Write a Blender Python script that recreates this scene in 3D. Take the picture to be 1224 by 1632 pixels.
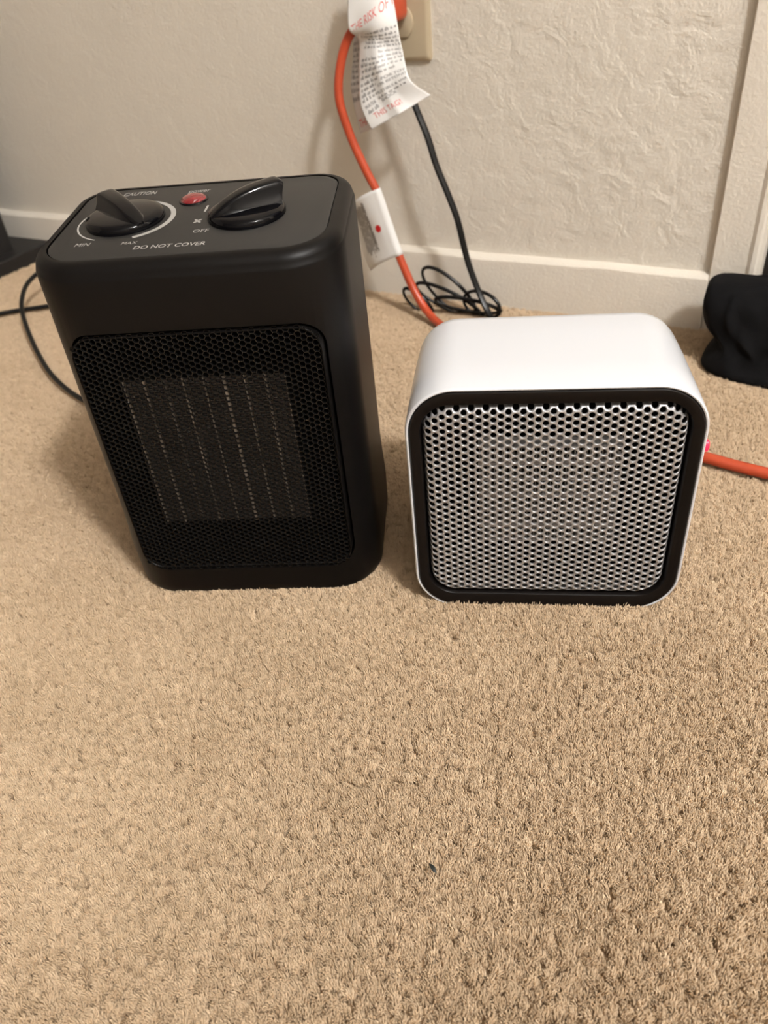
import bpy, bmesh, math, random
import numpy as np
from mathutils import Vector, Matrix, noise as mnoise

for o in list(bpy.data.objects):
    bpy.data.objects.remove(o, do_unlink=True)
SC = bpy.context.scene
COL = SC.collection
R = math.radians

# ---------------------------------------------------------------- camera
cd = bpy.data.cameras.new('camera')
cam = bpy.data.objects.new('camera', cd)
COL.objects.link(cam)
right = Vector((0.88344442, 0.46063126, -0.08570179))
up = Vector((-0.22274936, 0.57383811, 0.78809425))
fwd = Vector((-0.4121998, 0.67714745, -0.60955939))
m = Matrix((right, up, -fwd)).transposed().to_4x4()
m.translation = Vector((0, 0, 0.39069))
cam.matrix_world = m
cd.sensor_fit = 'VERTICAL'
cd.sensor_height = 36.0
cd.sensor_width = 27.0
cd.lens = 1225.8 * 36.0 / 1632.0
cd.clip_start = 0.01
cd.dof.use_dof = True
cd.dof.focus_distance = 0.47
cd.dof.aperture_fstop = 10.0
SC.camera = cam

# ---------------------------------------------------------------- light
w = bpy.data.worlds.new('world')
SC.world = w
w.use_nodes = True
bg = w.node_tree.nodes['Background']
bg.inputs[0].default_value = (1.0, 0.95, 0.89, 1)
bg.inputs[1].default_value = 0.05

pl = bpy.data.lights.new('ceiling_lamp', 'POINT')
pl.energy = 192
pl.color = (1.0, 0.985, 0.98)
pl.shadow_soft_size = .12
po = bpy.data.objects.new('ceiling_lamp', pl)
COL.objects.link(po)
po.location = (1.30, -0.42, 2.20)
SC.view_settings.view_transform = 'Standard'
SC.view_settings.look = 'None'
SC.view_settings.gamma = 1
SC.view_settings.use_curve_mapping = False
SC.view_settings.exposure = 0.0

# ---------------------------------------------------------------- helpers
def s2l(c):
    return tuple((x / 12.92 if x <= .04045 else ((x + .055) / 1.055) ** 2.4) for x in c)

def mat(name, rgb, rough=.5, metal=0., spec=.5, bump=None, var=None, emit=None, estr=0., coat=0., alpha=None):
    """bump=(scale, strength, distance, detail); var=(scale, amount)"""
    mt = bpy.data.materials.new(name)
    mt.use_nodes = True
    nt = mt.node_tree
    b = nt.nodes['Principled BSDF']
    b.inputs['Base Color'].default_value = (*rgb, 1)
    b.inputs['Roughness'].default_value = rough
    b.inputs['Metallic'].default_value = metal
    b.inputs['Specular IOR Level'].default_value = spec
    b.inputs['Coat Weight'].default_value = coat
    if emit:
        b.inputs['Emission Color'].default_value = (*emit, 1)
        b.inputs['Emission Strength'].default_value = estr
    tc = nt.nodes.new('ShaderNodeTexCoord')
    if var:
        n = nt.nodes.new('ShaderNodeTexNoise')
        n.inputs['Scale'].default_value = var[0]
        n.inputs['Detail'].default_value = 4
        nt.links.new(tc.outputs['Object'], n.inputs['Vector'])
        r = nt.nodes.new('ShaderNodeMapRange')
        r.inputs['From Min'].default_value = .3
        r.inputs['From Max'].default_value = .7
        r.inputs['To Min'].default_value = 1 - var[1]
        r.inputs['To Max'].default_value = 1 + var[1]
        nt.links.new(n.outputs['Fac'], r.inputs['Value'])
        mx = nt.nodes.new('ShaderNodeMix')
        mx.data_type = 'RGBA'
        mx.blend_type = 'MULTIPLY'
        mx.inputs[0].default_value = 1
        mx.inputs[6].default_value = (*rgb, 1)
        nt.links.new(r.outputs[0], mx.inputs[7])
        nt.links.new(mx.outputs[2], b.inputs['Base Color'])
    if bump:
        n = nt.nodes.new('ShaderNodeTexNoise')
        n.inputs['Scale'].default_value = bump[0]
        n.inputs['Detail'].default_value = bump[3] if len(bump) > 3 else 4
        nt.links.new(tc.outputs['Object'], n.inputs['Vector'])
        bp = nt.nodes.new('ShaderNodeBump')
        bp.inputs['Strength'].default_value = bump[1]
        bp.inputs['Distance'].default_value = bump[2]
        nt.links.new(n.outputs['Fac'], bp.inputs['Height'])
        nt.links.new(bp.outputs[0], b.inputs['Normal'])
    return mt

def link(o, parent=None):
    COL.objects.link(o)
    if parent:
        o.parent = parent
    return o

def mobj(name, verts, faces, material, parent=None, smooth=True, angle=35):
    me = bpy.data.meshes.new(name)
    me.from_pydata([tuple(v) for v in verts], [], faces)
    me.update()
    me.materials.append(material)
    if smooth:
        me.polygons.foreach_set('use_smooth', [True] * len(me.polygons))
        me.set_sharp_from_angle(angle=R(angle))
    return link(bpy.data.objects.new(name, me), parent)

def bobj(name, bm, material, parent=None, smooth=True, angle=35):
    bmesh.ops.recalc_face_normals(bm, faces=bm.faces)
    me = bpy.data.meshes.new(name)
    bm.to_mesh(me)
    bm.free()
    me.materials.append(material)
    if smooth and len(me.polygons):
        me.polygons.foreach_set('use_smooth', [True] * len(me.polygons))
        me.set_sharp_from_angle(angle=R(angle))
    return link(bpy.data.objects.new(name, me), parent)

def empty(name, loc, rz=0):
    o = bpy.data.objects.new(name, None)
    o.empty_display_size = .02
    COL.objects.link(o)
    o.location = loc
    o.rotation_euler = (0, 0, rz)
    return o

def tag(o, label, cat, group=None):
    o['label'] = label
    o['category'] = cat
    if group:
        o['group'] = group
    return o

def struct(o, label=None):
    o['kind'] = 'structure'
    if label:
        o['label'] = label
    return o

def boxv(bm, x0, x1, y0, y1, z0, z1, bevel=0, seg=2):
    r = bmesh.ops.create_cube(bm, size=1)
    vs = r['verts']
    for v in vs:
        v.co = Vector(((x0 + x1) / 2 + v.co.x * (x1 - x0), (y0 + y1) / 2 + v.co.y * (y1 - y0), (z0 + z1) / 2 + v.co.z * (z1 - z0)))
    if bevel:
        es = list({e for v in vs for e in v.link_edges})
        bmesh.ops.bevel(bm, geom=es, offset=bevel, segments=seg, affect='EDGES', profile=.5)

def rrect(x0, x1, y0, y1, r, n=8, flat=1):
    """rounded rectangle outline, CCW; r = radius or 4 radii (x0y0, x1y0, x1y1, x0y1)"""
    if not hasattr(r, '__len__'):
        r = (r,) * 4
    pts = []
    for (cx, cy, rr, a0) in ((x0 + r[0], y0 + r[0], r[0], 180), (x1 - r[1], y0 + r[1], r[1], 270),
                             (x1 - r[2], y1 - r[2], r[2], 0), (x0 + r[3], y1 - r[3], r[3], 90)):
        for i in range(n + 1):
            a = R(a0 + 90 * i / n)
            pts.append((cx + rr * math.cos(a), cy + rr * math.sin(a)))
    return pts

def loft(rings, cap0=True, cap1=True, closed=True):
    n = len(rings[0])
    verts = [p for ring in rings for p in ring]
    faces = []
    for k in range(len(rings) - 1):
        for i in range(n if closed else n - 1):
            j = (i + 1) % n
            faces.append((k * n + i, k * n + j, (k + 1) * n + j, (k + 1) * n + i))
    if cap0:
        faces.append(tuple(range(n - 1, -1, -1)))
    if cap1:
        faces.append(tuple((len(rings) - 1) * n + i for i in range(n)))
    return verts, faces

def catmull(pts, per=10):
    P = [Vector(p) for p in pts]
    P = [2 * P[0] - P[1]] + P + [2 * P[-1] - P[-2]]
    out = []
    for i in range(1, len(P) - 2):
        p0, p1, p2, p3 = P[i - 1:i + 3]
        for k in range(per):
            t = k / per
            out.append(.5 * ((2 * p1) + (-p0 + p2) * t + (2 * p0 - 5 * p1 + 4 * p2 - p3) * t * t + (-p0 + 3 * p1 - 3 * p2 + p3) * t ** 3))
    out.append(P[-2])
    return out

def tube(pts, rad, sides=12, per=10, oval=1.0, groove=0.0):
    """swept tube; oval>1 makes a flat two-core flex with a groove"""
    C = catmull(pts, per)
    T = [(C[min(i + 1, len(C) - 1)] - C[max(i - 1, 0)]).normalized() for i in range(len(C))]
    nrm = T[0].orthogonal().normalized()
    rings = []
    for c, t in zip(C, T):
        nrm = (nrm - t * nrm.dot(t)).normalized()
        b = t.cross(nrm)
        ring = []
        for k in range(sides):
            a = 2 * math.pi * k / sides
            rr = rad * (1 - groove * (abs(math.sin(a)) ** 6))
            ring.append(c + nrm * math.cos(a) * rr * oval + b * math.sin(a) * rr)
        rings.append(ring)
    return loft(rings)

def text_outline(txt, font_size=1.0, shear=0.0, bold=0.0):
    cu = bpy.data.curves.new('t', 'FONT')
    cu.body = txt
    cu.size = font_size
    cu.shear = shear
    cu.offset = bold
    cu.resolution_u = 3
    o = bpy.data.objects.new('t', cu)
    COL.objects.link(o)
    dg = bpy.context.evaluated_depsgraph_get()
    me = bpy.data.meshes.new_from_object(o.evaluated_get(dg))
    bm = bmesh.new()
    bm.from_mesh(me)
    bmesh.ops.triangulate(bm, faces=bm.faces)
    vs = [(v.co.x, v.co.y) for v in bm.verts]
    fs = [tuple(v.index for v in f.verts) for f in bm.faces]
    bm.free()
    bpy.data.objects.remove(o)
    bpy.data.curves.remove(cu)
    bpy.data.meshes.remove(me)
    return vs, fs

def smoothstep(a, b, x):
    t = min(1, max(0, (x - a) / (b - a)))
    return t * t * (3 - 2 * t)

# ---------------------------------------------------------------- materials
M = {}
M['black_plastic'] = mat('black_plastic', (.0036, .0031, .0030), .42, spec=.19, bump=(2600, .12, .0002, 2))
M['black_panel'] = mat('black_panel', (.020, .0192, .018), .50, spec=.5, bump=(3000, .10, .0002, 2))
M['black_gloss'] = mat('black_gloss', (.002, .002, .003), .05, spec=.24)
M['black_wire'] = mat('black_wire', (.006, .006, .006), .13, spec=.5)
M['cavity'] = mat('cavity', (.004, .004, .004), .9, spec=.1)
M['print_grey'] = mat('print_grey', (.36, .35, .33), .55)
M['red_lens'] = mat('red_lens', (.20, .004, .010), .05, spec=.9, coat=.6)
M['fin_dark'] = mat('fin_dark', (.17, .155, .145), .5, metal=.3)
M['strip_light'] = mat('strip_light', (.42, .38, .34), .5, metal=.2, var=(60, .75))
M['white_plastic'] = mat('white_plastic', (.69, .712, .755), .20, spec=.5)
M['bezel'] = mat('bezel', (.006, .0048, .0045), .32, spec=.2)
M['silver'] = mat('silver', (.44, .44, .45), .42, metal=.65, var=(200, .04))
M['alu'] = mat('alu', (.44, .41, .385), .45, metal=.4, var=(150, .15))
M['fin_alu'] = mat('fin_alu', (.30, .28, .26), .5, metal=.3)
M['ceramic'] = mat('ceramic', (.34, .31, .29), .6)
M['led'] = mat('led', (.9, .02, .06), .3, emit=(1.0, .015, .05), estr=1.3)
M['orange'] = mat('orange', (.49, .068, .025), .33, spec=.5, var=(40, .06))
M['black_cord'] = mat('black_cord', (.004, .004, .004), .25, spec=.3)
M['dark_cord'] = mat('dark_cord', (.007, .007, .007), .42, spec=.25)
M['paper'] = mat('paper', (.80, .80, .79), .38, bump=(260, .35, .0006, 3))
M['ink'] = mat('ink', (.14, .14, .15), .7)
M['ink_grey'] = mat('ink_grey', (.17, .155, .14), .7)
M['red_ink'] = mat('red_ink', (.72, .16, .15), .7)
M['dot_red'] = mat('dot_red', (.62, .01, .015), .5)
M['ivory'] = mat('ivory', (.50, .42, .29), .35)
M['slot'] = mat('slot', (.02, .018, .015), .6)
M['cloth'] = mat('cloth', (.0050, .0050, .0056), .85, spec=.12, bump=(900, .5, .0006, 4))
M['stand'] = mat('stand', (.010, .009, .009), .55)
M['fleck'] = mat('fleck', (.012, .016, .014), .6)
M['dark_panel'] = mat('dark_panel', (.012, .009, .007), .5)

def wall_material(name, rgb, plaster=1.0):
    mt = bpy.data.materials.new(name)
    mt.use_nodes = True
    nt = mt.node_tree
    b = nt.nodes['Principled BSDF']
    b.inputs['Roughness'].default_value = .55
    b.inputs['Specular IOR Level'].default_value = .35
    tc = nt.nodes.new('ShaderNodeTexCoord')
    N = nt.nodes.new
    L = nt.links.new
    # faint colour variation of the paint
    n0 = N('ShaderNodeTexNoise'); n0.inputs['Scale'].default_value = 9; n0.inputs['Detail'].default_value = 5
    L(tc.outputs['Object'], n0.inputs['Vector'])
    cr = N('ShaderNodeValToRGB')
    cr.color_ramp.elements[0].position = .3; cr.color_ramp.elements[0].color = (*[c * .95 for c in rgb], 1)
    cr.color_ramp.elements[1].position = .7; cr.color_ramp.elements[1].color = (*rgb, 1)
    L(n0.outputs['Fac'], cr.inputs[0]); L(cr.outputs[0], b.inputs['Base Color'])
    # trowelled plaster: broad swirls, raised ridges, roller stipple
    n1 = N('ShaderNodeTexNoise'); n1.inputs['Scale'].default_value = 34; n1.inputs['Detail'].default_value = 5; n1.inputs['Distortion'].default_value = 1.1
    L(tc.outputs['Object'], n1.inputs['Vector'])
    n2 = N('ShaderNodeTexNoise'); n2.inputs['Scale'].default_value = 320; n2.inputs['Detail'].default_value = 3
    L(tc.outputs['Object'], n2.inputs['Vector'])
    n3 = N('ShaderNodeTexNoise'); n3.noise_type = 'RIDGED_MULTIFRACTAL'; n3.inputs['Scale'].default_value = 16; n3.inputs['Detail'].default_value = 3; n3.inputs['Distortion'].default_value = .6
    L(tc.outputs['Object'], n3.inputs['Vector'])
    r3 = N('ShaderNodeMapRange'); r3.inputs['From Min'].default_value = .95; r3.inputs['From Max'].default_value = 1.5
    L(n3.outputs['Fac'], r3.inputs['Value'])
    # ridges only in patches
    n4 = N('ShaderNodeTexNoise'); n4.inputs['Scale'].default_value = 7
    L(tc.outputs['Object'], n4.inputs['Vector'])
    r4 = N('ShaderNodeMapRange'); r4.inputs['From Min'].default_value = .47; r4.inputs['From Max'].default_value = .60
    L(n4.outputs['Fac'], r4.inputs['Value'])
    mu = N('ShaderNodeMath'); mu.operation = 'MULTIPLY'; L(r3.outputs[0], mu.inputs[0]); L(r4.outputs[0], mu.inputs[1])
    # the patch towards the door casing was trowelled more roughly
    sx = N('ShaderNodeSeparateXYZ'); L(tc.outputs['Object'], sx.inputs[0])
    rx = N('ShaderNodeMapRange'); rx.inputs['From Min'].default_value = -.55; rx.inputs['From Max'].default_value = -.20
    rx.inputs['To Min'].default_value = .20 * plaster; rx.inputs['To Max'].default_value = .46 * plaster
    L(sx.outputs['X'], rx.inputs['Value'])
    a1 = N('ShaderNodeMath'); a1.operation = 'MULTIPLY_ADD'
    L(rx.outputs[0], a1.inputs[1])
    L(n1.outputs['Fac'], a1.inputs[0])
    m2 = N('ShaderNodeMath'); m2.operation = 'MULTIPLY'; m2.inputs[1].default_value = .10; L(n2.outputs['Fac'], m2.inputs[0])
    L(m2.outputs[0], a1.inputs[2])
    a2 = N('ShaderNodeMath'); a2.operation = 'MULTIPLY_ADD'; L(rx.outputs[0], a2.inputs[1])
    L(mu.outputs[0], a2.inputs[0]); L(a1.outputs[0], a2.inputs[2])
    bp = N('ShaderNodeBump'); bp.inputs['Strength'].default_value = 1.0; bp.inputs['Distance'].default_value = .0062
    L(a2.outputs[0], bp.inputs['Height']); L(bp.outputs[0], b.inputs['Normal'])
    return mt

M['wall'] = wall_material('wall_paint', (.755, .705, .620))
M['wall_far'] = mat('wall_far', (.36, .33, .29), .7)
M['ceiling'] = mat('ceiling_paint', (.68, .66, .62), .8)
M['trim'] = wall_material('trim_paint', (.79, .735, .645), .35)

# ---------------------------------------------------------------- setting
WY = .873
XL, XR, YF, ZC = -2.3, 2.1, -1.9, 2.4
bm = bmesh.new(); boxv(bm, XL, -.085, WY, WY + .12, -.02, ZC); boxv(bm, .80, XR, WY, WY + .12, -.02, ZC); boxv(bm, -.085, .80, WY, WY + .12, 2.0, ZC)
struct(bobj('wall_back', bm, M['wall'], smooth=False), 'cream textured plaster wall')
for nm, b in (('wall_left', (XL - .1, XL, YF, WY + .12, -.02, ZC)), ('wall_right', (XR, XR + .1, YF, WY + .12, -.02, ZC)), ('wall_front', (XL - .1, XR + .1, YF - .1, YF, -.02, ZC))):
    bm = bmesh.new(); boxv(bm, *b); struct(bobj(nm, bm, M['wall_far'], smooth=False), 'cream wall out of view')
bm = bmesh.new(); boxv(bm, XL - .1, XR + .1, YF - .1, WY + .12, ZC, ZC + .1)
struct(bobj('ceiling', bm, M['ceiling'], smooth=False), 'white ceiling out of view')
bm = bmesh.new(); boxv(bm, XL, XR, YF, WY + .12, -.06, -.0085)
floor = struct(bobj('floor', bm, mat('carpet_backing', (.50, .37, .24), .95, var=(220, .25)), smooth=False), 'carpeted floor')

def baseboard(name, x0, x1):
    prof = [(0, -.012), (-.0125, -.012), (-.0125, .050), (-.0118, .0545), (-.0085, .0575), (-.004, .0588), (0, .0590)]
    rings = []
    nseg = 60
    for i in range(nseg + 1):
        x = x0 + (x1 - x0) * i / nseg
        wob = .0006 * math.sin(x * 23) + .0004 * math.sin(x * 61 + 1)
        rings.append([(x, WY + y + (wob if 0 < k < 5 else 0), z + (wob if k > 2 else 0)) for k, (y, z) in enumerate(prof)])
    v, f = loft(rings)
    return struct(mobj(name, v, f, M['trim']), 'painted baseboard with rounded top edge')
baseboard('baseboard_back', XL, -.0885)

# door casing: proud of the wall, stepped towards the opening
prof = [(-.0885, 0), (-.0885, -.0075), (-.0875, -.0085), (-.0540, -.0085), (-.0500, -.0110), (-.0460, -.0105), (-.0440, -.0070), (-.0400, -.0060), (-.0390, .0), (-.0390, .03), (-.0885, .03)]
rings = [[(x, WY + y, z) for x, y in prof] for z in (-.012, .05, .1, .2, .4, 1, 2.0)]
v, f = loft(rings)
struct(mobj('trim_1', v, f, M['trim'], angle=25), 'painted door casing')
bm = bmesh.new(); boxv(bm, -.0390, .80, WY + .028, WY + .07, -.004, 2.0)  # plain dark panel added to fill the opening beyond the casing
d1 = struct(bobj('doorway_panel', bm, M['dark_panel'], smooth=False), 'dark panel filling the doorway')
# carpet pile -----------------------------------------------------------
def carpet():
    rng = np.random.default_rng(7)
    random.seed(5)
    V, F, var = [], [], []
    NV = 6
    for k in range(NV):
        nf = 30
        twist = random.uniform(-1, 1)
        for j in range(nf):
            # fibres fan out from the tuft's foot
            a = 2 * math.pi * (j / nf * 2.6) + random.uniform(-.3, .3)
            rad = .0022 * math.sqrt((j + .5) / nf)
            L_ = random.uniform(.0092, .0116) * (1 - .22 * (rad / .0022) ** 2)
            bend = random.uniform(.2, .9)
            w0 = random.uniform(.00030, .00048)
            pth = []
            for s in (0, .45, .8, 1.0):
                rr = rad * (.50 + 1.0 * s)
                aa = a + twist * s + bend * .6 * s * s
                pth.append(Vector((rr * math.cos(aa), rr * math.sin(aa), L_ * (s - .06 * s * s * s))))
            base = len(V)
            for s, p in zip((0, 1, 2, 3), pth):
                wd = (w0, w0 * 1.05, w0 * .85, w0 * .22)[s]
                for q in range(3):
                    qa = 2 * math.pi * q / 3 + a
                    V.append((p.x + wd * math.cos(qa), p.y + wd * math.sin(qa), p.z)); var.append(k + 1)
            for s in range(3):
                for q in range(3):
                    q2 = (q + 1) % 3
                    F.append((base + s * 3 + q, base + s * 3 + q2, base + s * 3 + 3 + q2, base + s * 3 + 3 + q))
            F.append((base + 9, base + 10, base + 11))
    # tuft positions on a jittered hex grid; only the floor the room shows
    sp = .0034
    ys = np.arange(-.28, WY - .004, sp * .866)
    pts = []
    for i, y in enumerate(ys):
        xs = np.arange(-1.75, .72, sp) + (sp / 2 if i % 2 else 0)
        pts.append(np.stack([xs, np.full_like(xs, y)], 1))
    P = np.concatenate(pts)
    P += rng.normal(0, sp * .21, P.shape)
    # keep what lies around the picture (a generous margin for other views)
    x, y = P[:, 0], P[:, 1]
    keep = (x > -1.75) & (x > -.62 - 1.25 * np.clip(y, -.28, 1)) & (x < .45 + .30 * y) & ~((y > .86) & (x > -.04))
    P = P[keep]
    n = len(P)
    base = len(V)
    V += [(px, py, -.0112) for px, py in P]
    var += [0] * n
    me = bpy.data.meshes.new('carpet_pile')
    me.from_pydata(V, [], F)
    me.polygons.foreach_set('use_smooth', [True] * len(me.polygons))
    me.attributes.new('variant', 'INT', 'POINT').data.foreach_set('value', var)
    # lean of the pile drifts over the floor in broad patches
    lean = np.zeros((len(V), 3), np.float32); sc = np.ones(len(V), np.float32); tone = np.zeros(len(V), np.float32)
    big = np.array([mnoise.noise(Vector((px * 5.0, py * 5.0, 3.1))) for px, py in P])
    mid = np.array([mnoise.noise(Vector((px * 16.0, py * 16.0, 8.7))) for px, py in P])
    cl = np.array([mnoise.noise(Vector((px * 95.0, py * 95.0, 1.7))) for px, py in P])
    cl2 = np.array([mnoise.noise(Vector((px * 95.0, py * 95.0, 41.7))) for px, py in P])
    amp = .22 + .22 * np.abs(mid)
    ang = rng.uniform(0, 2 * np.pi, n)
    lean[base:, 0] = .06 + .16 * big + .20 * cl + rng.normal(0, .14, n)
    lean[base:, 1] = .10 * mid + .20 * cl2 + rng.normal(0, .14, n)
    lean[base:, 2] = ang
    sc[base:] = rng.uniform(.86, 1.06, n) + .07 * cl
    tone[base:] = np.clip(.5 + .22 * rng.normal(0, 1, n) + .25 * mid, 0, 1)
    me.attributes.new('lean', 'FLOAT_VECTOR', 'POINT').data.foreach_set('vector', lean.ravel())
    me.attributes.new('tuft_scale', 'FLOAT', 'POINT').data.foreach_set('value', sc)
    me.attributes.new('tone', 'FLOAT', 'POINT').data.foreach_set('value', tone)
    mt = bpy.data.materials.new('carpet_yarn'); mt.use_nodes = True
    nt = mt.node_tree; b = nt.nodes['Principled BSDF']
    b.inputs['Roughness'].default_value = .62
    b.inputs['Specular IOR Level'].default_value = .30
    b.inputs['Sheen Weight'].default_value = .0
    b.inputs['Sheen Roughness'].default_value = .5
    b.inputs['Sheen Tint'].default_value = (1, .9, .75, 1)
    at = nt.nodes.new('ShaderNodeAttribute'); at.attribute_type = 'INSTANCER'; at.attribute_name = 'tone'
    cr = nt.nodes.new('ShaderNodeValToRGB')
    cr.color_ramp.elements[0].color = (.605, .455, .298, 1)
    cr.color_ramp.elements[1].color = (.78, .615, .430, 1)
    nt.links.new(at.outputs['Fac'], cr.inputs[0]); nt.links.new(cr.outputs[0], b.inputs['Base Color'])
    me.materials.append(mt)
    o = link(bpy.data.objects.new('carpet_pile', me))
    g = bpy.data.node_groups.new('carpet_tufts', 'GeometryNodeTree')
    g.interface.new_socket('Geometry', in_out='INPUT', socket_type='NodeSocketGeometry')
    g.interface.new_socket('Geometry', in_out='OUTPUT', socket_type='NodeSocketGeometry')
    N = g.nodes.new; L = g.links.new
    gi = N('NodeGroupInput'); go = N('NodeGroupOutput')
    def attr(nm, t):
        a = N('GeometryNodeInputNamedAttribute'); a.data_type = t; a.inputs['Name'].default_value = nm
        return a.outputs['Attribute']
    def sel(k):
        c = N('FunctionNodeCompare'); c.data_type = 'INT'; c.operation = 'EQUAL'
        L(attr('variant', 'INT'), c.inputs[2]); c.inputs[3].default_value = k
        s = N('GeometryNodeSeparateGeometry'); s.domain = 'POINT'
        L(gi.outputs[0], s.inputs[0]); L(c.outputs[0], s.inputs[1])
        return s.outputs[0]
    gti = N('GeometryNodeGeometryToInstance')
    for k in range(NV):
        L(sel(k + 1), gti.inputs[0])
    mp = N('GeometryNodeMeshToPoints'); L(sel(0), mp.inputs[0])
    iop = N('GeometryNodeInstanceOnPoints')
    L(mp.outputs[0], iop.inputs['Points']); L(gti.outputs[0], iop.inputs['Instance'])
    iop.inputs['Pick Instance'].default_value = True
    rv = N('FunctionNodeRandomValue'); rv.data_type = 'INT'
    rv.inputs[4].default_value = 0; rv.inputs[5].default_value = NV - 1
    L(rv.outputs[2], iop.inputs['Instance Index'])
    L(attr('lean', 'FLOAT_VECTOR'), iop.inputs['Rotation'])
    L(attr('tuft_scale', 'FLOAT'), iop.inputs['Scale'])
    sm = N('GeometryNodeSetMaterial'); sm.inputs['Material'].default_value = mt
    L(iop.outputs[0], sm.inputs[0]); L(sm.outputs[0], go.inputs[0])
    md = o.modifiers.new('tufts', 'NODES'); md.node_group = g
    o['kind'] = 'stuff'
    tag(o, 'beige cut pile carpet covering the floor', 'carpet')
    print('tufts', n)
carpet()

# ---------------------------------------------------------------- perforated sheet
def perforated(x0, x1, z0, z1, pitch, hole, nsides, yfun, hexhole=False, thick=.0012, lip=.00025, corner=.015):
    """hex-packed holes in a sheet in the local xz plane; yfun(x,z) = depth of the sheet"""
    cw = pitch * .8660254
    ncol = int(round((x1 - x0) / cw)); nrow = int(round((z1 - z0) / pitch))
    xm, zm = (x0 + x1) / 2, (z0 + z1) / 2
    verts, faces, idx = [], [], {}
    def vid(x, z, dy, key):
        k = (round(x * 2e5), round(z * 2e5), key)
        if k not in idx:
            idx[k] = len(verts); verts.append((x, yfun(x, z) + dy, z))
        return idx[k]
    Rc = pitch / math.sqrt(3)
    def sdf(x, z):
        qx = abs(x - xm) - (x1 - x0) / 2 + corner; qz = abs(z - zm) - (z1 - z0) / 2 + corner
        return math.hypot(max(qx, 0), max(qz, 0)) + min(max(qx, qz), 0) - corner
    for c in range(-ncol // 2 - 1, ncol // 2 + 2):
        for r_ in range(-nrow // 2 - 2, nrow // 2 + 3):
            cx = xm + c * cw; cz = zm + (r_ + (.5 if c % 2 else 0)) * pitch
            if sdf(cx, cz) > pitch * .30:
                continue
            outer, r1, r2, r3 = [], [], [], []
            for i in range(nsides):
                a = 2 * math.pi * i / nsides
                ca, sa = math.cos(a), math.sin(a)
                # hexagon boundary distance in this direction (vertices at 0,60,..)
                ah = (a + math.pi / 6) % (math.pi / 3) - math.pi / 6
                ah = a % (math.pi / 3)
                dist = Rc * math.cos(math.pi / 6) / math.cos(ah - math.pi / 6)
                hr = hole if not hexhole else hole * math.cos(math.pi / 6) / math.cos(ah - math.pi / 6)
                outer.append(vid(cx + dist * ca, cz + dist * sa, 0, 'o'))
                m1 = hr + (dist - hr) * .42
                r1.append(vid(cx + m1 * ca, cz + m1 * sa, lip * .15, 'a'))
                r2.append(vid(cx + hr * ca, cz + hr * sa, lip * 2.2, 'b'))
                r3.append(vid(cx + hr * ca, cz + hr * sa, thick, 'c'))
            for i in range(nsides):
                j = (i + 1) % nsides
                for A, B in ((outer, r1), (r1, r2), (r2, r3)):
                    faces.append((A[j], A[i], B[i], B[j]))
    return verts, faces

def prism_y(outline, y0, y1):
    """closed prism along y from an xz outline"""
    return loft([[(x, y0, z) for x, z in outline], [(x, y1, z) for x, z in outline]])

def ring_profile(outs, cap_first=False, cap_last=False):
    return loft(outs, cap_first, cap_last)

def cut(o, cutters):
    """boolean difference, baked into the mesh"""
    tmp = []
    for v, f in cutters:
        me = bpy.data.meshes.new('c'); me.from_pydata([tuple(p) for p in v], [], f)
        bm_ = bmesh.new(); bm_.from_mesh(me); bmesh.ops.recalc_face_normals(bm_, faces=bm_.faces); bm_.to_mesh(me); bm_.free()
        c = bpy.data.objects.new('c', me); COL.objects.link(c); tmp.append(c)
        c.parent = o.parent
        md = o.modifiers.new('b', 'BOOLEAN'); md.object = c; md.operation = 'DIFFERENCE'; md.solver = 'EXACT'
    bpy.context.view_layer.update()
    dg = bpy.context.evaluated_depsgraph_get()
    me = bpy.data.meshes.new_from_object(o.evaluated_get(dg))
    o.modifiers.clear()
    old = o.data
    nm = old.name
    o.data = me
    bpy.data.meshes.remove(old)
    me.name = nm
    for c in tmp:
        d = c.data; bpy.data.objects.remove(c); bpy.data.meshes.remove(d)
    me.polygons.foreach_set('use_smooth', [True] * len(me.polygons))
    me.set_sharp_from_angle(angle=R(28))

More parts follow.
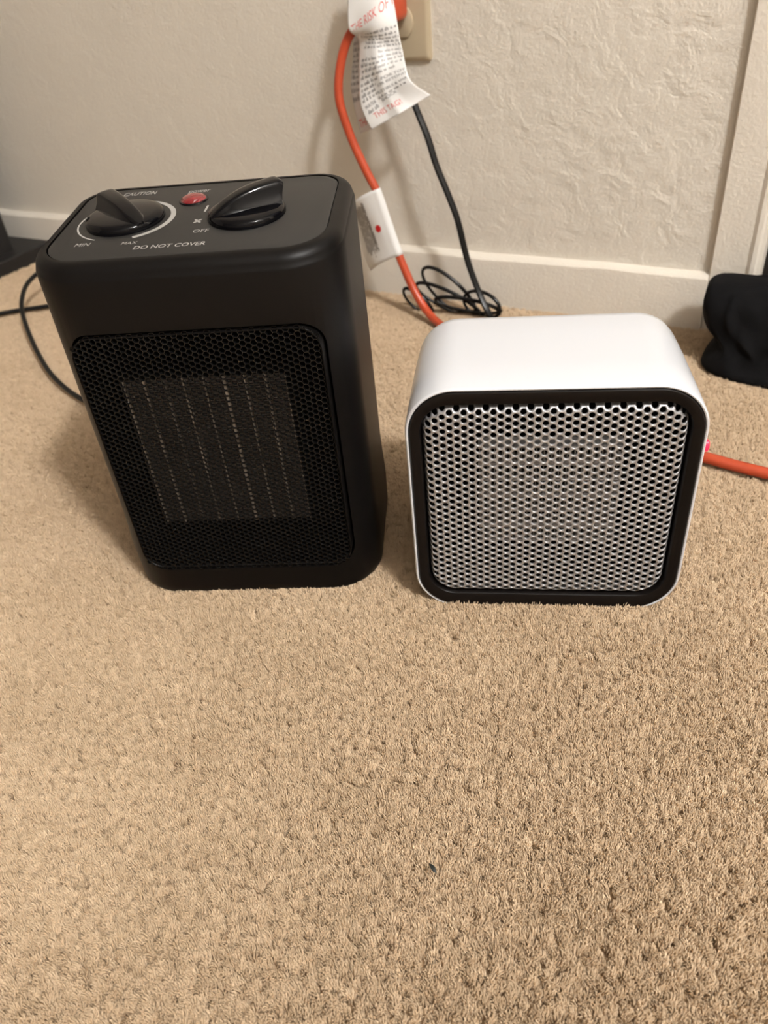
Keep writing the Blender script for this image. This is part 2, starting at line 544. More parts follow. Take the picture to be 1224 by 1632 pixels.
# ---------------------------------------------------------------- black heater
def black_heater():
    t = empty('ceramic_heater', (-.3027, .3206, 0), .4228)
    tag(t, 'tall black plastic space heater with honeycomb grille and two top knobs', 'heater')
    X0, X1, Y0, Y1 = -.1065, .0835, 0.0, .130
    TA = math.tan(R(5))
    def plan(ins, zf, rf=.036, rb=.028):
        p = rrect(X0 + ins, X1 - ins, Y0 + ins, Y1 - ins, [max(.004, q - ins) for q in (rf, rf, rb, rb)], 10)
        return [(x, y, zf(y)) for x, y in p]
    lvl = lambda z: (lambda y: z)
    sl = lambda z: (lambda y: z + y * TA)
    rings = [plan(.0035, lvl(-.0045)), plan(.0012, lvl(-.0035)), plan(0, lvl(-.001)), plan(-.0008, lvl(.004)), plan(-.0012, lvl(.030)), plan(0, lvl(.060)), plan(.0002, lvl(.15)), plan(.0004, sl(.2395)),
             plan(.0008, sl(.2412)), plan(.0014, sl(.2420))]
    for k in range(1, 7):
        a = R(90 * k / 6)
        rings.append(plan(.0014 + .0076 * (1 - math.cos(a)), sl(.2420 + .0072 * math.sin(a))))
    v, f = loft(rings)
    body = mobj('housing', v, f, M['black_plastic'], t)
    gx0, gx1, gz0, gz1 = -.0905, .0685, .0205, .2085
    pocket = prism_y(rrect(gx0, gx1, gz0, gz1, .0165, 8), -.02, .060)
    groove_out = [(x, y) for x, y in rrect(X0 + .0098, X1 - .0098, Y0 + .0098, Y1 - .0098, (.0262, .0262, .0182, .0182), 10)]
    gro = loft([[(x, y, .2440 + y * TA) for x, y in groove_out], [(x, y, .262 + y * TA) for x, y in groove_out]])
    cut(body, [pocket, gro])
    # control panel set into the top, a thin gap around it
    pts = rrect(X0 + .0106, X1 - .0106, Y0 + .0106, Y1 - .0106, (.0254, .0254, .0174, .0174), 10)
    pin = rrect(X0 + .0112, X1 - .0112, Y0 + .0112, Y1 - .0112, (.0248, .0248, .0168, .0168), 10)
    v, f = loft([[(x, y, .2442 + y * TA) for x, y in pts], [(x, y, .2486 + y * TA) for x, y in pts], [(x, y, .2490 + y * TA) for x, y in pin]])
    panel = mobj('control_panel', v, f, M['black_panel'], t)
    HZ = .2490
    pz = lambda y, dz=0: HZ + y * TA + dz
    # printed legend
    def legend(name, txt, x0, x1, y, bold=0.0, italic=0.0, stretch=1.0):
        vs, fs = text_outline(txt, 1.0, italic, bold)
        xa = min(a for a, b in vs); xb = max(a for a, b in vs)
        s = (x1 - x0) / (xb - xa)
        V = [(x0 + (a - xa) * s, y + b * s * stretch, pz(y + b * s * stretch, .00012)) for a, b in vs]
        o = mobj(name, V, fs, M['print_grey'], panel, smooth=False)
        return o
    legend('lettering', 'DO NOT COVER', -.0400, .0034, .0206, .010, .08, 1.15)
    legend('lettering', 'CAUTION', -.0725, -.0500, .1075, .008, .08, 1.6)
    legend('lettering', 'power', -.0268, -.0123, .1045, 0.004, .05, 1.6)
    legend('lettering', 'MIN', -.0790, -.0697, .0300, 0, .1, 1.2)
    legend('lettering', 'MAX', -.0495, -.0400, .0285, 0, .1, 1.2)
    legend('lettering', 'OFF', -.0085, .0012, .0388, 0, 0, 1.1)
    legend('lettering', '1', -.0087, -.0073, .0705, .01, 0, 1.2)
    # fan symbol: four petals round a hub
    V, F = [], []
    for k in range(4):
        a = R(45 + 90 * k)
        cx, cy = -.0092 + .0017 * math.cos(a), .0562 + .0021 * math.sin(a)
        b0 = len(V)
        for i in range(10):
            q = 2 * math.pi * i / 10
            px = .0016 * math.cos(q); py = .00085 * math.sin(q)
            V.append((cx + px * math.cos(a) - py * math.sin(a), cy + px * math.sin(a) + py * math.cos(a)))
        F.append(tuple(range(b0, b0 + 10)))
    mobj('fan_symbol', [(x, y, pz(y, .00012)) for x, y in V], F, M['print_grey'], panel, smooth=False)
    # swelling dial ring round the thermostat knob
    kc = (-.0575, .0655)
    A0, A1 = 248, -66
    V, F = [], []
    n = 72
    for i in range(n + 1):
        u = i / n
        a = R(A0 + (A1 - A0) * u)
        wd = .0011 + .0022 * smoothstep(.15, .8, u)
        for rr in (.0298 - wd * .5, .0298 + wd * .5):
            x, y = kc[0] + rr * math.cos(a), kc[1] + rr * math.sin(a)
            V.append((x, y, pz(y, .00012)))
        if i:
            F.append((2 * i - 2, 2 * i - 1, 2 * i + 1, 2 * i))
    mobj('dial_ring', V, F, M['print_grey'], panel, smooth=False)
    # faceted red power lamp
    def lens():
        c = (-.0200, .0915); r = .0084
        bmv, F = [], []
        rings = []
        for rr, dz, off in ((1.0, -.0003, 0), (.98, .0010, 0), (.82, .0022, .5), (.55, .0031, 0), (.25, .0036, .5)):
            ring = []
            for i in range(18):
                a = 2 * math.pi * (i + off) / 18
                x, y = c[0] + r * rr * math.cos(a), c[1] + r * rr * math.sin(a)
                ring.append((x, y, pz(y, dz)))
            rings.append(ring)
        v, f = loft(rings)
        o = mobj('power_lamp', v, f, M['red_lens'], t, smooth=False)
        n_ = 28
        V, F = [], []
        for i in range(n_):
            a = 2 * math.pi * i / n_
            for rr, dz in ((.0083, .0002), (.0083, .0009), (.0092, .0009), (.0096, .0001)):
                x, y = c[0] + rr * math.cos(a), c[1] + rr * math.sin(a)
                V.append((x, y, pz(y, dz)))
            for q in range(3):
                j = (i + 1) % n_
                F.append((i * 4 + q, j * 4 + q, j * 4 + q + 1, i * 4 + q + 1))
        mobj('lamp_rim', V, F, M['black_gloss'], o)
    lens()
    # knobs: round skirt with a tall blade grip, high at one end
    def knob(c, r, ang, hmax):
        n_ = 48
        rings = []
        for rr, z in ((1.0, 0), (1.0, .0022), (.975, .0036), (.92, .0046), (.80, .0054), (.4, .0060), (.1, .0062)):
            rings.append([(r * rr * math.cos(2 * math.pi * i / n_), r * rr * math.sin(2 * math.pi * i / n_), z) for i in range(n_)])
        v, f = loft(rings)
        k = mobj('knob', v, f, M['black_gloss'], t)
        k.location = (c[0], c[1], pz(c[1], .0001))
        k.rotation_euler = (R(5), 0, 0)
        # blade: cross sections along u from the low pointer end (-1) to the high end (+1)
        rings = []
        secs = 26
        prof = [(-1, 0), (-.90, .18), (-.76, .50), (-.66, .80), (-.60, .92), (-.45, .985), (-.2, 1.0), (.2, 1.0), (.45, .985), (.60, .92), (.66, .80), (.76, .50), (.90, .18), (1, 0)]
        for i in range(secs + 1):
            u = -1 + 2 * i / secs
            tt = (u + 1) / 2
            h = .0046 + (hmax - .0046) * (1 - (1 - min(1, tt / .93)) ** 2.6)
            if u > .88:
                h -= .0016 * ((u - .88) / .12) ** 2
            hw = r * (.33 + .06 * tt) * math.sqrt(max(.04, 1 - max(0, -u) ** 4 * .96))
            base_z = .0030
            ring = []
            for px, pzz in prof:
                wtop = 1.0 + .30 * (1 - pzz) ** 2
                ring.append((r * (.985 + .05 * tt * pzz) * u - (.0045 * (1 - pzz) if u > .9 else 0), px * hw * wtop, base_z + (h - base_z) * pzz))
            rings.append(ring)
        v, f = loft(rings)
        g = mobj('grip', v, f, M['black_gloss'], k, angle=50)
        g.rotation_euler = (0, 0, ang)
        return k
    knob(kc, .0247, R(131), .0132)
    knob((.0210, .0612), .0240, R(31), .0166)
    # grille frame + mesh
    fx0, fx1, fz0, fz1 = gx0 + .0018, gx1 - .0018, gz0 + .0018, gz1 - .0018
    def rr_(ins, y, rad=.0148):
        return [(x, y, z) for x, z in rrect(fx0 + ins, fx1 - ins, fz0 + ins, fz1 - ins, rad - ins * .8, 8)]
    v, f = loft([rr_(0, .050), rr_(0, .0002), rr_(.0004, -.0004), rr_(.0008, -.0004), rr_(.0012, .0002), rr_(.0014, .010), rr_(.0016, .050)], False, False)
    mobj('grille_frame', v, f, M['black_plastic'], t)
    def yf(x, z):
        return -.0006
    v, f = perforated(fx0 + .0014, fx1 - .0014, fz0 + .0014, fz1 - .0014, .0039, .00182, 6, yf, True, .0016, .00042, .0125)
    mobj('grille', v, f, M['black_wire'], t, angle=60)
    # dark backing and the ceramic element behind the grille
    v, f = prism_y(rrect(fx0 + .004, fx1 - .004, fz0 + .004, fz1 - .004, .010, 6), .044, .048)
    mobj('inner_wall', v, f, M['cavity'], t)
    cx0, cx1, cz0, cz1, cy = -.0690, .0375, .0535, .1700, .0150
    bm = bmesh.new()
    for (a, b, c, d) in ((cx0 - .003, cx1 + .003, cz0 - .003, cz0), (cx0 - .003, cx1 + .003, cz1, cz1 + .003), (cx0 - .003, cx0, cz0, cz1), (cx1, cx1 + .003, cz0, cz1)):
        boxv(bm, a, b, cy, cy + .02, c, d)
    el = bobj('heating_element', bm, M['cavity'], t, smooth=False)
    ns = 8
    bw = (cx1 - cx0) / ns
    for i in range(ns + 1):
        x = cx0 + i * bw
        wd = .0007 if i % 2 == 0 else .0017
        v, f = loft([[(x - wd / 2, y, z), (x + wd / 2, y, z), (x + wd / 2, y + .012, z), (x - wd / 2, y + .012, z)] for z, y in [(cz0 + (cz1 - cz0) * q / 12, cy - .0005) for q in range(13)]])
        mobj('element_strip', v, f, M['strip_light'], el, smooth=False)
    nz = int((cz1 - cz0) / .0017)
    bm = bmesh.new()
    for i in range(ns):
        for j in range(nz):
            z = cz0 + (j + .5) * (cz1 - cz0) / nz
            boxv(bm, cx0 + i * bw + .0010, cx0 + (i + 1) * bw - .0010, cy + .0006, cy + .012, z - .00018, z + .00018)
    fo = bobj('cooling_fins', bm, M['fin_dark'], el, smooth=False)
    fo['kind'] = 'stuff'
black_heater()

# ---------------------------------------------------------------- white heater
def white_heater():
    t = empty('mini_heater', (-.1108, .3847, 0), .3669)
    tag(t, 'small square white space heater with silver perforated grille and black bezel', 'heater')
    W, Zb, Zt, D = .0892, -.0078, .1700, .1070
    RC = .031
    def o_(ins, y, rc=RC):
        return [(x, y, z) for x, z in rrect(-W + ins, W - ins, Zb + ins, Zt - ins, max(.004, rc - ins), 12)]
    # white wrap-around shell, open at the front, inner return
    rings = [o_(.0022, .020), o_(.0022, .0012), o_(.0018, .0003), o_(.0011, 0), o_(.0004, .0005), o_(0, .0016), o_(0, .03), o_(.0004, .07), o_(.0012, D - .010), o_(.0020, D - .004), o_(.0040, D - .001), o_(.0070, D)]
    v, f = loft(rings, False, True)
    mobj('shell', v, f, M['white_plastic'], t)
    # black bezel
    ox, oz0, oz1 = .0795, .0060, .1585
    def i_(ins, y, rc=.0185):
        return [(x, y, z) for x, z in rrect(-ox + ins, ox - ins, oz0 + ins, oz1 - ins, max(.003, rc - ins), 12)]
    rings = [o_(.0025, .012), o_(.0025, .0002), o_(.0030, -.0005), o_(.0045, -.0008), i_(-.0030, -.0004, .0185), i_(-.0008, .0004), i_(0, .0016), i_(.0003, .022)]
    v, f = loft(rings, False, False)
    mobj('bezel', v, f, M['bezel'], t)
    # rolled-edge perforated grille
    gx, gz0, gz1 = ox - .0006, oz0 + .0006, oz1 - .0006
    zm, hz = (gz0 + gz1) / 2, (gz1 - gz0) / 2
    cr = .0180
    def sd(x, z):
        qx = abs(x) - gx + cr; qz = abs(z - zm) - hz + cr
        return math.hypot(max(qx, 0), max(qz, 0)) + min(max(qx, qz), 0) - cr
    def yf(x, z):
        d = -sd(x, z)
        if d <= -.002:
            return .014
        e = min(1, max(0, d / .0058))
        if d < 0:
            return .0085 + (-d) * 3
        return .0085 * (1 - math.sqrt(1 - (1 - e) ** 2)) - .0016 * smoothstep(0, .05, d)
    v, f = perforated(-gx, gx, gz0, gz1, .00508, .00184, 18, yf, False, .0014, .00022, cr)
    # squeeze the outermost ring inside the opening
    v2 = []
    for x, y, z in v:
        s = sd(x, z)
        if s > 0:
            # push back along the gradient
            e = 1e-5
            gx_ = (sd(x + e, z) - s) / e; gz_ = (sd(x, z + e) - s) / e
            x -= gx_ * s; z -= gz_ * s
        v2.append((x, y, z))
    mobj('grille', v2, f, M['silver'], t, angle=60)
    v, f = prism_y(rrect(-ox + .001, ox - .001, oz0 + .001, oz1 - .001, .017, 8), .0400, .043)
    mobj('inner_wall', v, f, M['cavity'], t)
    v, f = loft([[(x, y, z) for x, z in rrect(-ox - .0002, ox + .0002, oz0 - .0002, oz1 + .0002, .018, 8)] for y in (.020, .041)], False, False)
    mobj('inner_sleeve', v, f, M['cavity'], t)
    # ceramic element: level bars with upright fins between
    cx0, cx1, cz0, cz1, cy = -.0450, .0455, .0445, .1205, .0140
    bm = bmesh.new()
    boxv(bm, cx0 - .002, cx1 + .002, cy + .0125, cy + .0145, cz0, cz1)
    el = bobj('heating_element', bm, M['cavity'], t, smooth=False)
    nb = 7
    for i in range(nb):
        z = cz0 + (cz1 - cz0) * i / (nb - 1)
        h = .0030 if i % 2 else .0012
        bm = bmesh.new(); boxv(bm, cx0, cx1, cy - .0012, cy + .011, z - h / 2, z + h / 2, .0003, 1)
        bobj('element_bar', bm, M['ceramic'] if i % 2 else M['alu'], el, smooth=False)
    bm = bmesh.new()
    nfin = 38
    for i in range(nb - 1):
        za = cz0 + (cz1 - cz0) * i / (nb - 1) + .0006; zb = cz0 + (cz1 - cz0) * (i + 1) / (nb - 1) - .0006
        for j in range(nfin):
            x = cx0 + (cx1 - cx0) * (j + .5) / nfin
            boxv(bm, x - .00025, x + .00025, cy, cy + .003, za, zb)
    fo = bobj('cooling_fins', bm, M['fin_alu'], el, smooth=False)
    fo['kind'] = 'stuff'
    # glowing red power switch on the right side
    rings = []
    for x, s in ((W - .0006, 1.0), (W + .0028, 1.0), (W + .0035, .8)):
        rings.append([(x, .008 + .0030 * s * math.cos(2 * math.pi * k / 16), .1240 + .0040 * s * math.sin(2 * math.pi * k / 16)) for k in range(16)])
    v, f = loft(rings)
    o = mobj('power_light', v, f, M['led'], t)
    o['label'] = 'glowing red power light'
white_heater()

# ---------------------------------------------------------------- cords
def cord_obj(name, pts, rad, material, label, cat='cord', **k):
    v, f = tube(pts, rad, **k)
    return tag(mobj(name, v, f, material, angle=70), label, cat)

OR = .0049
oc = [(-.452, .835, .318), (-.468, .826, .306), (-.4816, .820, .2908), (-.4910, .815, .2655), (-.4928, .810, .236), (-.4826, .810, .198), (-.4665, .810, .162), (-.4563, .810, .142),
      (-.4440, .808, .106), (-.4311, .805, .0727), (-.4080, .799, .0285), (-.3780, .785, .0048), (-.325, .745, .0042), (-.255, .690, .0042), (-.17, .640, .0042), (-.10, .612, .0042), (-.0356, .5965, .0042), (.0112, .590, .0042), (.09, .585, .0042), (.20, .60, .0042), (.36, .64, .0042), (.55, .66, .0042), (.80, .62, .0042), (1.10, .50, .0042), (1.5, .2, .0042)]
v, f = tube(oc, OR, 14, 12)
ocord = empty('extension_cord', (-.35, .77, 0))
tag(ocord, 'orange extension cord plugged into the outlet, trailing behind the white heater', 'cord')
def reparent(o, p):
    o.parent = p
    o.matrix_parent_inverse = Matrix.Translation(-Vector(p.location))
    return o
reparent(mobj('cable', v, f, M['orange'], angle=70), ocord)
# moulded plug
bm = bmesh.new(); boxv(bm, -.462, -.428, .835, .864, .303, .333, .007, 3)
reparent(bobj('plug', bm, M['orange']), ocord)

# folded label round the orange cord -------------------------------------
def grid_surface(fun, nu, nv, thick=.0):
    V = [fun(i / nu, j / nv) for j in range(nv + 1) for i in range(nu + 1)]
    F = [(j * (nu + 1) + i, j * (nu + 1) + i + 1, (j + 1) * (nu + 1) + i + 1, (j + 1) * (nu + 1) + i) for j in range(nv) for i in range(nu)]
    return V, F

def paper(name, fun, material, nu=24, nv=40, thick=.00012):
    V, F = grid_surface(fun, nu, nv)
    o = mobj(name, V, F, material, angle=60)
    md = o.modifiers.new('thickness', 'SOLIDIFY'); md.thickness = thick; md.offset = 0
    return o

def normal_of(fun, u, v, toward):
    e = .004
    a = Vector(fun(min(1, u + e), v)) - Vector(fun(max(0, u - e), v))
    b = Vector(fun(u, min(1, v + e))) - Vector(fun(u, max(0, v - e)))
    n = a.cross(b).normalized()
    if n.dot(toward - Vector(fun(u, v))) < 0:
        n = -n
    return n
EYE = Vector((0, 0, .39))

def print_on(name, fun, txts, material, parent, aspect, rise=0.0, lift=.00022):
    """txts: (text, u0, u1, v, height) laid on a sheet; v grows downward; rise tilts lines"""
    V, F = [], []
    for txt, u0, u1, v0, h in txts:
        vs, fs = text_outline(txt)
        if not vs:
            continue
        xa = min(a for a, b in vs); xb = max(a for a, b in vs)
        b0 = len(V)
        for a, b in vs:
            uu = u0 + (a - xa) / (xb - xa) * (u1 - u0)
            vv = v0 - b * h - rise * (uu - .5)
            uu = min(.995, max(.005, uu)); vv = min(.995, max(.005, vv))
            V.append(Vector(fun(uu, vv)) + normal_of(fun, uu, vv, EYE) * lift)
        F += [tuple(i + b0 for i in q) for q in fs]
    return mobj(name, V, F, material, parent, smooth=False)

def lerp_poly(pts, t):
    n = len(pts) - 1
    x = t * n
    i = min(n - 1, int(x)); q = x - i
    P = [Vector(pts[max(0, i - 1)]), Vector(pts[i]), Vector(pts[i + 1]), Vector(pts[min(n, i + 2)])]
    p0, p1, p2, p3 = P
    return .5 * ((2 * p1) + (-p0 + p2) * q + (2 * p0 - 5 * p1 + 4 * p2 - p3) * q * q + (-p0 + 3 * p1 - 3 * p2 + p3) * q ** 3)

# flag label
OCC = catmull(oc, 12)
def cord_at(z):
    for a, b in zip(OCC, OCC[1:]):
        if a.z >= z >= b.z:
            return a.lerp(b, (a.z - z) / max(1e-9, a.z - b.z))
    return OCC[0]
axis0 = cord_at(.144); axis1 = cord_at(.0715)
def flag(u, v):
    a = cord_at(.1440 + (.0715 - .1440) * v)
    t = (axis1 - axis0).normalized()
    side = Vector((-1, -.15, -.38)); side = (side - t * side.dot(t)).normalized()
    front = side.cross(t).normalized()
    if front.y > 0:
        front = -front
    r = OR + .0008
    if u < .22:
        an = (-.45 + (u / .22) * 1.07) * math.pi
        return a + (-side) * r * math.cos(an) + front * r * math.sin(an)
    w_ = (u - .22) / .78
    an = math.pi * .62
    p = a + (-side) * r * math.cos(an) + front * r * math.sin(an)
    ext = .052 * w_
    curl = -.030 * w_ ** 2 + .003 * math.sin(v * 5 + w_ * 4) * w_
    return p + side * ext + front * curl + t * (.010 * w_ ** 2)
lab = paper('cord_label', flag, M['paper'], 40, 20)
tag(lab, 'white paper flag label with red dot wrapped on the orange cord', 'label')
V, F = [], []
for i in range(24):
    a = 2 * math.pi * i / 24
    uu, vv = .36 + .060 * math.cos(a), .53 + .055 * math.sin(a)
    V.append(Vector(flag(uu, vv)) + normal_of(flag, uu, vv, EYE) * .0003)
F.append(tuple(range(24)))
mobj('red_dot', V, F, M['dot_red'], lab, smooth=False)
# illegible rows of small print running along the label
random.seed(3)
V, F = [], []
def stroke(u0, u1, v0, v1, fun, n=6):
    b0 = len(V)
    for k in range(n + 1):
        vv = v0 + (v1 - v0) * k / n
        for uu in (u0, u1):
            V.append(Vector(fun(uu, vv)) + normal_of(fun, uu, vv, EYE) * .0003)
        if k:
            F.append((b0 + 2 * k - 2, b0 + 2 * k - 1, b0 + 2 * k + 1, b0 + 2 * k))
for r_ in range(11):
    u = .50 + r_ * .030
    v0 = .08 + random.uniform(0, .05)
    end = .90 - random.uniform(0, .12)
    while v0 < end:
        l_ = random.uniform(.10, .30)
        stroke(u, u + (.020 if r_ < 2 else .013), v0, min(end, v0 + l_), flag)
        v0 += l_ + .02
mobj('small_print', V, F, M['ink_grey'], lab, smooth=False)

# hanging warning tag ------------------------------------------------------
EYEZ = .39069
def px(p, y):
    """a point at depth y on the line of sight through a place in the picture (used once to set the sheet's real corners)"""
    d = fwd * 1225.8 + right * (p[0] - 612) + up * (816 - p[1])
    return Vector((0, 0, EYEZ)) + d * (y / d.y)
Lp = [((560, -70), .842), ((556, -20), .822), ((555, 44), .808), ((571, 64), .818), ((571, 112), .812), ((575, 165), .806), ((592, 207), .798)]
Rp = [((610, -90), .842), ((621, -30), .826), ((632, 30), .820), ((639, 72), .818), ((646, 102), .814), ((658, 130), .812), ((686, 152), .822)]
L3 = [px(p, y) for p, y in Lp]; R3 = [px(p, y) for p, y in Rp]
def sheet(u, v):
    a = lerp_poly(L3, v); b = lerp_poly(R3, v)
    p = a.lerp(b, u)
    bulge = .006 * math.sin(math.pi * u) + .0016 * math.sin(7 * u + 9 * v) + .0012 * math.sin(16 * v - 5 * u)
    # a soft lengthwise crease
    bulge += .0035 * max(0, 1 - abs(u - .42 - .12 * v) / .18) * smoothstep(.35, .7, v)
    return p + Vector((.15, -1, 0)) * bulge
tg = paper('warning_tag', sheet, M['paper'], 30, 56)
tag(tg, 'crumpled white paper warning tag with red and black print hanging by the outlet', 'tag')
print_on('red_lettering', sheet, [('THE RISK OF F', .05, 1.02, .318, .062)], M['red_ink'], tg, 1, .115)
print_on('red_lettering', sheet, [('THIS TAG!', .16, .66, .935, .048)], M['red_ink'], tg, 1, .02)
rows = [('FOR TOY', .52, .98, .742), ('OR BEYOND', .42, .98, .772), ('MUSTIBLE & WIR', .34, .97, .815), ('WATER', .08, .30, .850), ('SHOCK', .40, .70, .868)]
print_on('black_print', sheet, [(a, b, c, d, .027) for a, b, c, d in rows], M['ink'], tg, 1, .060)
def small_print(name, fun, lines, parent, h, rise, seed):
    """rows of print too small to read: runs of tiny upright strokes grouped like words"""
    rg = random.Random(seed)
    V, F = [], []
    for u0, u1, v0 in lines:
        u = u0
        while u < u1:
            for k in range(rg.randint(2, 7)):
                if u > u1:
                    break
                hh = h * rg.choice((.6, .6, .65, 1.0)); wd = rg.uniform(.006, .011)
                b0 = len(V)
                for (a, b) in ((0, 0), (wd, 0), (wd, hh), (0, hh)):
                    uu = min(.995, max(.005, u + a)); vv = min(.995, max(.005, v0 - b - rise * (u + a - .5)))
                    V.append(Vector(fun(uu, vv)) + normal_of(fun, uu, vv, EYE) * .00022)
                F.append((b0, b0 + 1, b0 + 2, b0 + 3))
                u += wd + rg.uniform(.006, .012)
            u += .028
    return mobj(name, V, F, M['ink'], parent, smooth=False)
small_print('small_print', sheet, [(.30, .97, .405), (.14, .97, .440), (.30, .98, .470), (.22, .97, .500), (.16, .98, .528), (.52, .98, .565), (.10, .97, .600), (.08, .98, .630), (.10, .98, .662), (.07, .80, .695), (.06, .44, .728), (.07, .38, .756), (.07, .34, .785), (.07, .30, .812), (.36, .95, .845), (.10, .34, .880)], tg, .022, .060, 2)
# second leaf of the tag behind
L4 = [px(p, y) for p, y in [((566, 40), .835), ((562, 90), .838), ((560, 140), .836), ((574, 214), .828)]]
R4 = [px(p, y) for p, y in [((600, 40), .832), ((604, 90), .832), ((606, 140), .828), ((604, 200), .820)]]
def leaf(u, v):
    return lerp_poly(L4, v).lerp(lerp_poly(R4, v), u) + Vector((0, -1, 0)) * (.004 * math.sin(math.pi * u) + .001 * math.sin(11 * v))
lf = paper('back_leaf', leaf, M['paper'], 12, 24)
lf.parent = tg
print_on('red_lettering', leaf, [('THIS', .10, .62, .93, .09)], M['red_ink'], lf, 1, .03)
small_print('small_print', leaf, [(.03, .9, .20 + .06 * k) for k in range(10)], lf, .045, .06, 9)

# outlet -------------------------------------------------------------------
out = empty('outlet', (-.443, WY, .32))
tag(out, 'ivory wall outlet plate behind the paper tag', 'outlet')
def rel(name, bm, material, **k):
    return reparent(bobj(name, bm, material, **k), out)
v, f = loft([[(x, WY - .0001, z) for x, z in rrect(-.4785, -.4075, .2635, .3785, .003, 4)], [(x, WY - .0030, z) for x, z in rrect(-.4785, -.4075, .2635, .3785, .003, 4)],
             [(x, WY - .0052, z) for x, z in rrect(-.4760, -.4100, .2660, .3760, .003, 4)], [(x, WY - .0058, z) for x, z in rrect(-.4735, -.4125, .2685, .3735, .003, 4)]])
reparent(mobj('wall_plate', v, f, M['ivory']), out)
for zc in (.3005, .3415):
    pts = []
    for k in range(40):
        a = 2 * math.pi * k / 40
        pts.append((-.443 + .0172 * math.cos(a), zc + max(-.0142, min(.0142, .0172 * math.sin(a)))))
    v, f = loft([[(x, WY - .004, z) for x, z in pts], [(x, WY - .0078, z) for x, z in pts], [(-.443 + (x + .443) * .95, WY - .0084, zc + (z - zc) * .95) for x, z in pts]])
    rc = reparent(mobj('receptacle', v, f, M['ivory']), out)
    for dx in (-.0063, .0063):
        bm = bmesh.new(); boxv(bm, -.443 + dx - .0009, -.443 + dx + .0009, WY - .0086, WY - .0076, zc - .001, zc + .007)
        s = bobj('slot', bm, M['slot'], rc, smooth=False); s.matrix_parent_inverse = rc.matrix_parent_inverse
        s.matrix_parent_inverse = Matrix.Translation(-Vector(out.location))

# black twin-core flex of the white heater -----------------------------------
flex = [(-.445, .850, .345), (-.440, .838, .300), (-.428, .836, .262), (-.4141, .835, .2284), (-.3985, .832, .1960), (-.3880, .829, .168), (-.3740, .827, .138), (-.3620, .825, .110), (-.3490, .821, .066), (-.3300, .815, .0260), (-.3080, .80, .0045), (-.270, .755, .0050), (-.238, .695, .0135), (-.210, .64, .0060), (-.185, .56, .010), (-.175, .515, .02)]
v, f = tube(flex, .0022, 16, 10, oval=1.75, groove=.30)
fx = empty('heater_flex', (-.35, .80, 0))
tag(fx, 'thin black twin-core power cord coiled behind the white heater', 'cord')
reparent(mobj('cable', v, f, M['black_cord'], angle=80), fx)
bm = bmesh.new(); boxv(bm, -.456, -.430, .838, .864, .3345, .3550, .005, 3)
reparent(bobj('plug', bm, M['black_cord']), fx)
# the coil's loops, tied in the middle
def loop_pts(c, a, b, tilt, turn, n=14, ph=0, sweep=1.0):
    out_ = []
    for i in range(n + 1):
        q = 2 * math.pi * i / n * sweep + ph
        x, z = a * math.cos(q), b * math.sin(q)
        p = Vector((x * math.cos(tilt) - z * math.sin(tilt), 0, x * math.sin(tilt) + z * math.cos(tilt)))
        p = Matrix.Rotation(turn, 3, 'Z') @ p
        out_.append(Vector(c) + p + Vector((0, .004 * i / n, 0)))
    return out_
for c, a, b, tl, tr in (((-.378, .829, .0200), .0430, .0170, R(-40), R(4)), ((-.376, .822, .0130), .0450, .0120, R(-24), R(8)), ((-.416, .818, .0080), .0240, .0100, R(-40), R(4)), ((-.333, .822, .0130), .0250, .0165, R(-8), R(-6)), ((-.350, .818, .0120), .0400, .0080, R(-8), R(10))):
    v, f = tube(loop_pts(c, a, b, tl, tr), .0018, 10, 6, oval=1.3)
    v = [(x, y, max(z, -.001)) for x, y, z in v]
    reparent(mobj('coil_loop', v, f, M['black_cord'], angle=80), fx)

# black heater's cord, looping out to the left --------------------------------
hc = [(-.415, .455, .030), (-.470, .490, .012), (-.560, .495, .0032), (-.625, .485, .0032), (-.673, .490, .0036), (-.736, .514, .006), (-.798, .549, .009), (-.867, .595, .016), (-.910, .630, .026), (-.945, .676, .034), (-.960, .725, .034), (-.945, .770, .024), (-.900, .790, .010), (-.860, .770, .0036), (-.865, .722, .0036), (-.921, .675, .0032), (-.965, .640, .0032), (-1.02, .58, .0032), (-1.10, .52, .0032), (-1.25, .50, .0032), (-1.45, .55, .0032)]
cord_obj('power_cable', hc, .0029, M['dark_cord'], 'black round power cord curling on the carpet left of the black heater', sides=12, per=8)

# ---------------------------------------------------------------- dark stand at the left edge
st = empty('floor_stand', (-1.35, .78, 0))
tag(st, 'dark low stand base with upright post by the wall at left edge', 'stand')
v, f = loft([[(x, y, z) for x, y in rrect(-1.50, -1.105 + e, .655 - e, .8595, .004, 3)] for z, e in ((-.004, 0), (.0165, 0), (.0185, -.0015))])
reparent(mobj('base', v, f, M['stand']), st)
v, f = loft([[(x, y, z) for x, y in rrect(-1.300, -1.135, .750, .812, .006, 3)] for z in (.018, .10, .25, .50)])
reparent(mobj('post', v, f, M['stand']), st)

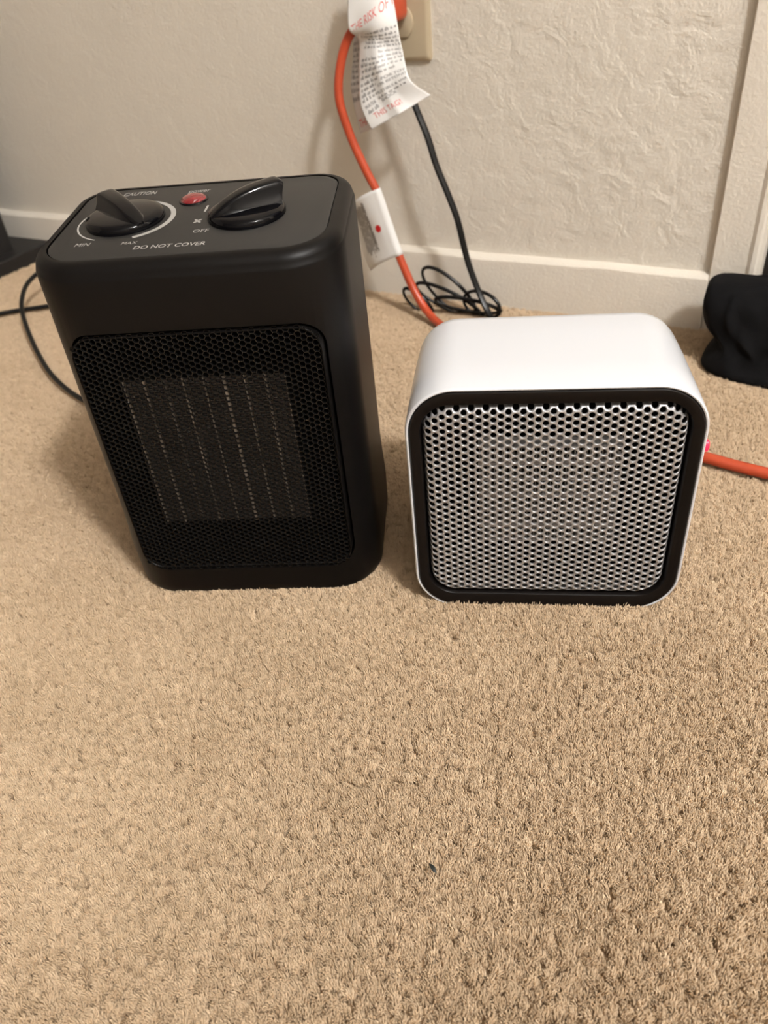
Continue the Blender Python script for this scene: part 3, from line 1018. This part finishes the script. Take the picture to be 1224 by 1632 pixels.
# ---------------------------------------------------------------- black cloth heap by the door casing
def cloth_heap():
    rng = random.Random(4)
    # slices: z, left reach, front reach, back reach, right reach
    S = [(-.007, -.0760, .741, .842, .300), (.001, -.0745, .742, .846, .305), (.008, -.0715, .746, .848, .300), (.015, -.0670, .749, .850, .295), (.022, -.0645, .752, .852, .290), (.028, -.0690, .754, .852, .288), (.034, -.0760, .756, .852, .288),
         (.046, -.0810, .760, .850, .285), (.058, -.0830, .765, .848, .280), (.067, -.0835, .772, .846, .270), (.0730, -.0815, .780, .842, .255), (.0765, -.073, .789, .836, .240), (.079, -.04, .800, .826, .20)]
    n = 160
    rings = []
    for z, xl, yf_, yb, xr in S:
        cx, cy = (xl + xr) / 2, (yf_ + yb) / 2
        ax, ay = (xr - xl) / 2, (yb - yf_) / 2
        ring = []
        for i in range(n):
            a = 2 * math.pi * i / n
            c, s = math.cos(a), math.sin(a)
            e = .55
            x = cx + ax * math.copysign(abs(c) ** e, c); y = cy + ay * math.copysign(abs(s) ** e, s)
            P = Vector((x * 26, y * 26, z * 40))
            d = mnoise.noise(P * 1.3) * .009 + mnoise.noise(P * 3.1) * .004 + .006 * (1 - abs(math.sin(x * 70 + z * 60 + 2.5 * mnoise.noise(P * .7)))) ** 3
            d *= smoothstep(-.004, .01, z)
            k = 1 if x > -.06 else .45
            x += c * d * .6 * k; y += s * d
            zz = z + (mnoise.noise(Vector((x * 30, y * 30, 5))) * .007 * smoothstep(.03, .07, z))
            ring.append((x, min(y, .8605), zz))
        rings.append(ring)
    v, f = loft(rings)
    o = mobj('cloth_bag', v, f, M['cloth'], angle=80)
    md = o.modifiers.new('smooth', 'SUBSURF'); md.levels = 1; md.render_levels = 1
    tag(o, 'crumpled black cloth bag lying by the door casing', 'bag')
cloth_heap()

# ---------------------------------------------------------------- fleck on the carpet
def fleck():
    rings = []
    c = Vector((-.0993, .1731, .0055)); d = Vector((.80, -.50, .05)).normalized(); sdir = Vector((.5, .8, 0)).normalized()
    L_ = .0066
    for i in range(9):
        u = -1 + 2 * i / 8
        wd = .00115 * (1 - abs(u) ** 1.6) + .00012
        p = c + d * (u * L_ / 2) + Vector((0, 0, .0006 * (1 - u * u)))
        rings.append([p + sdir * wd * math.cos(2 * math.pi * k / 8) + Vector((0, 0, .6 * wd * math.sin(2 * math.pi * k / 8))) for k in range(8)])
    v, f = loft(rings)
    tag(mobj('lint_fleck', v, f, M['fleck']), 'tiny black fleck lying on the beige carpet', 'fleck')
fleck()
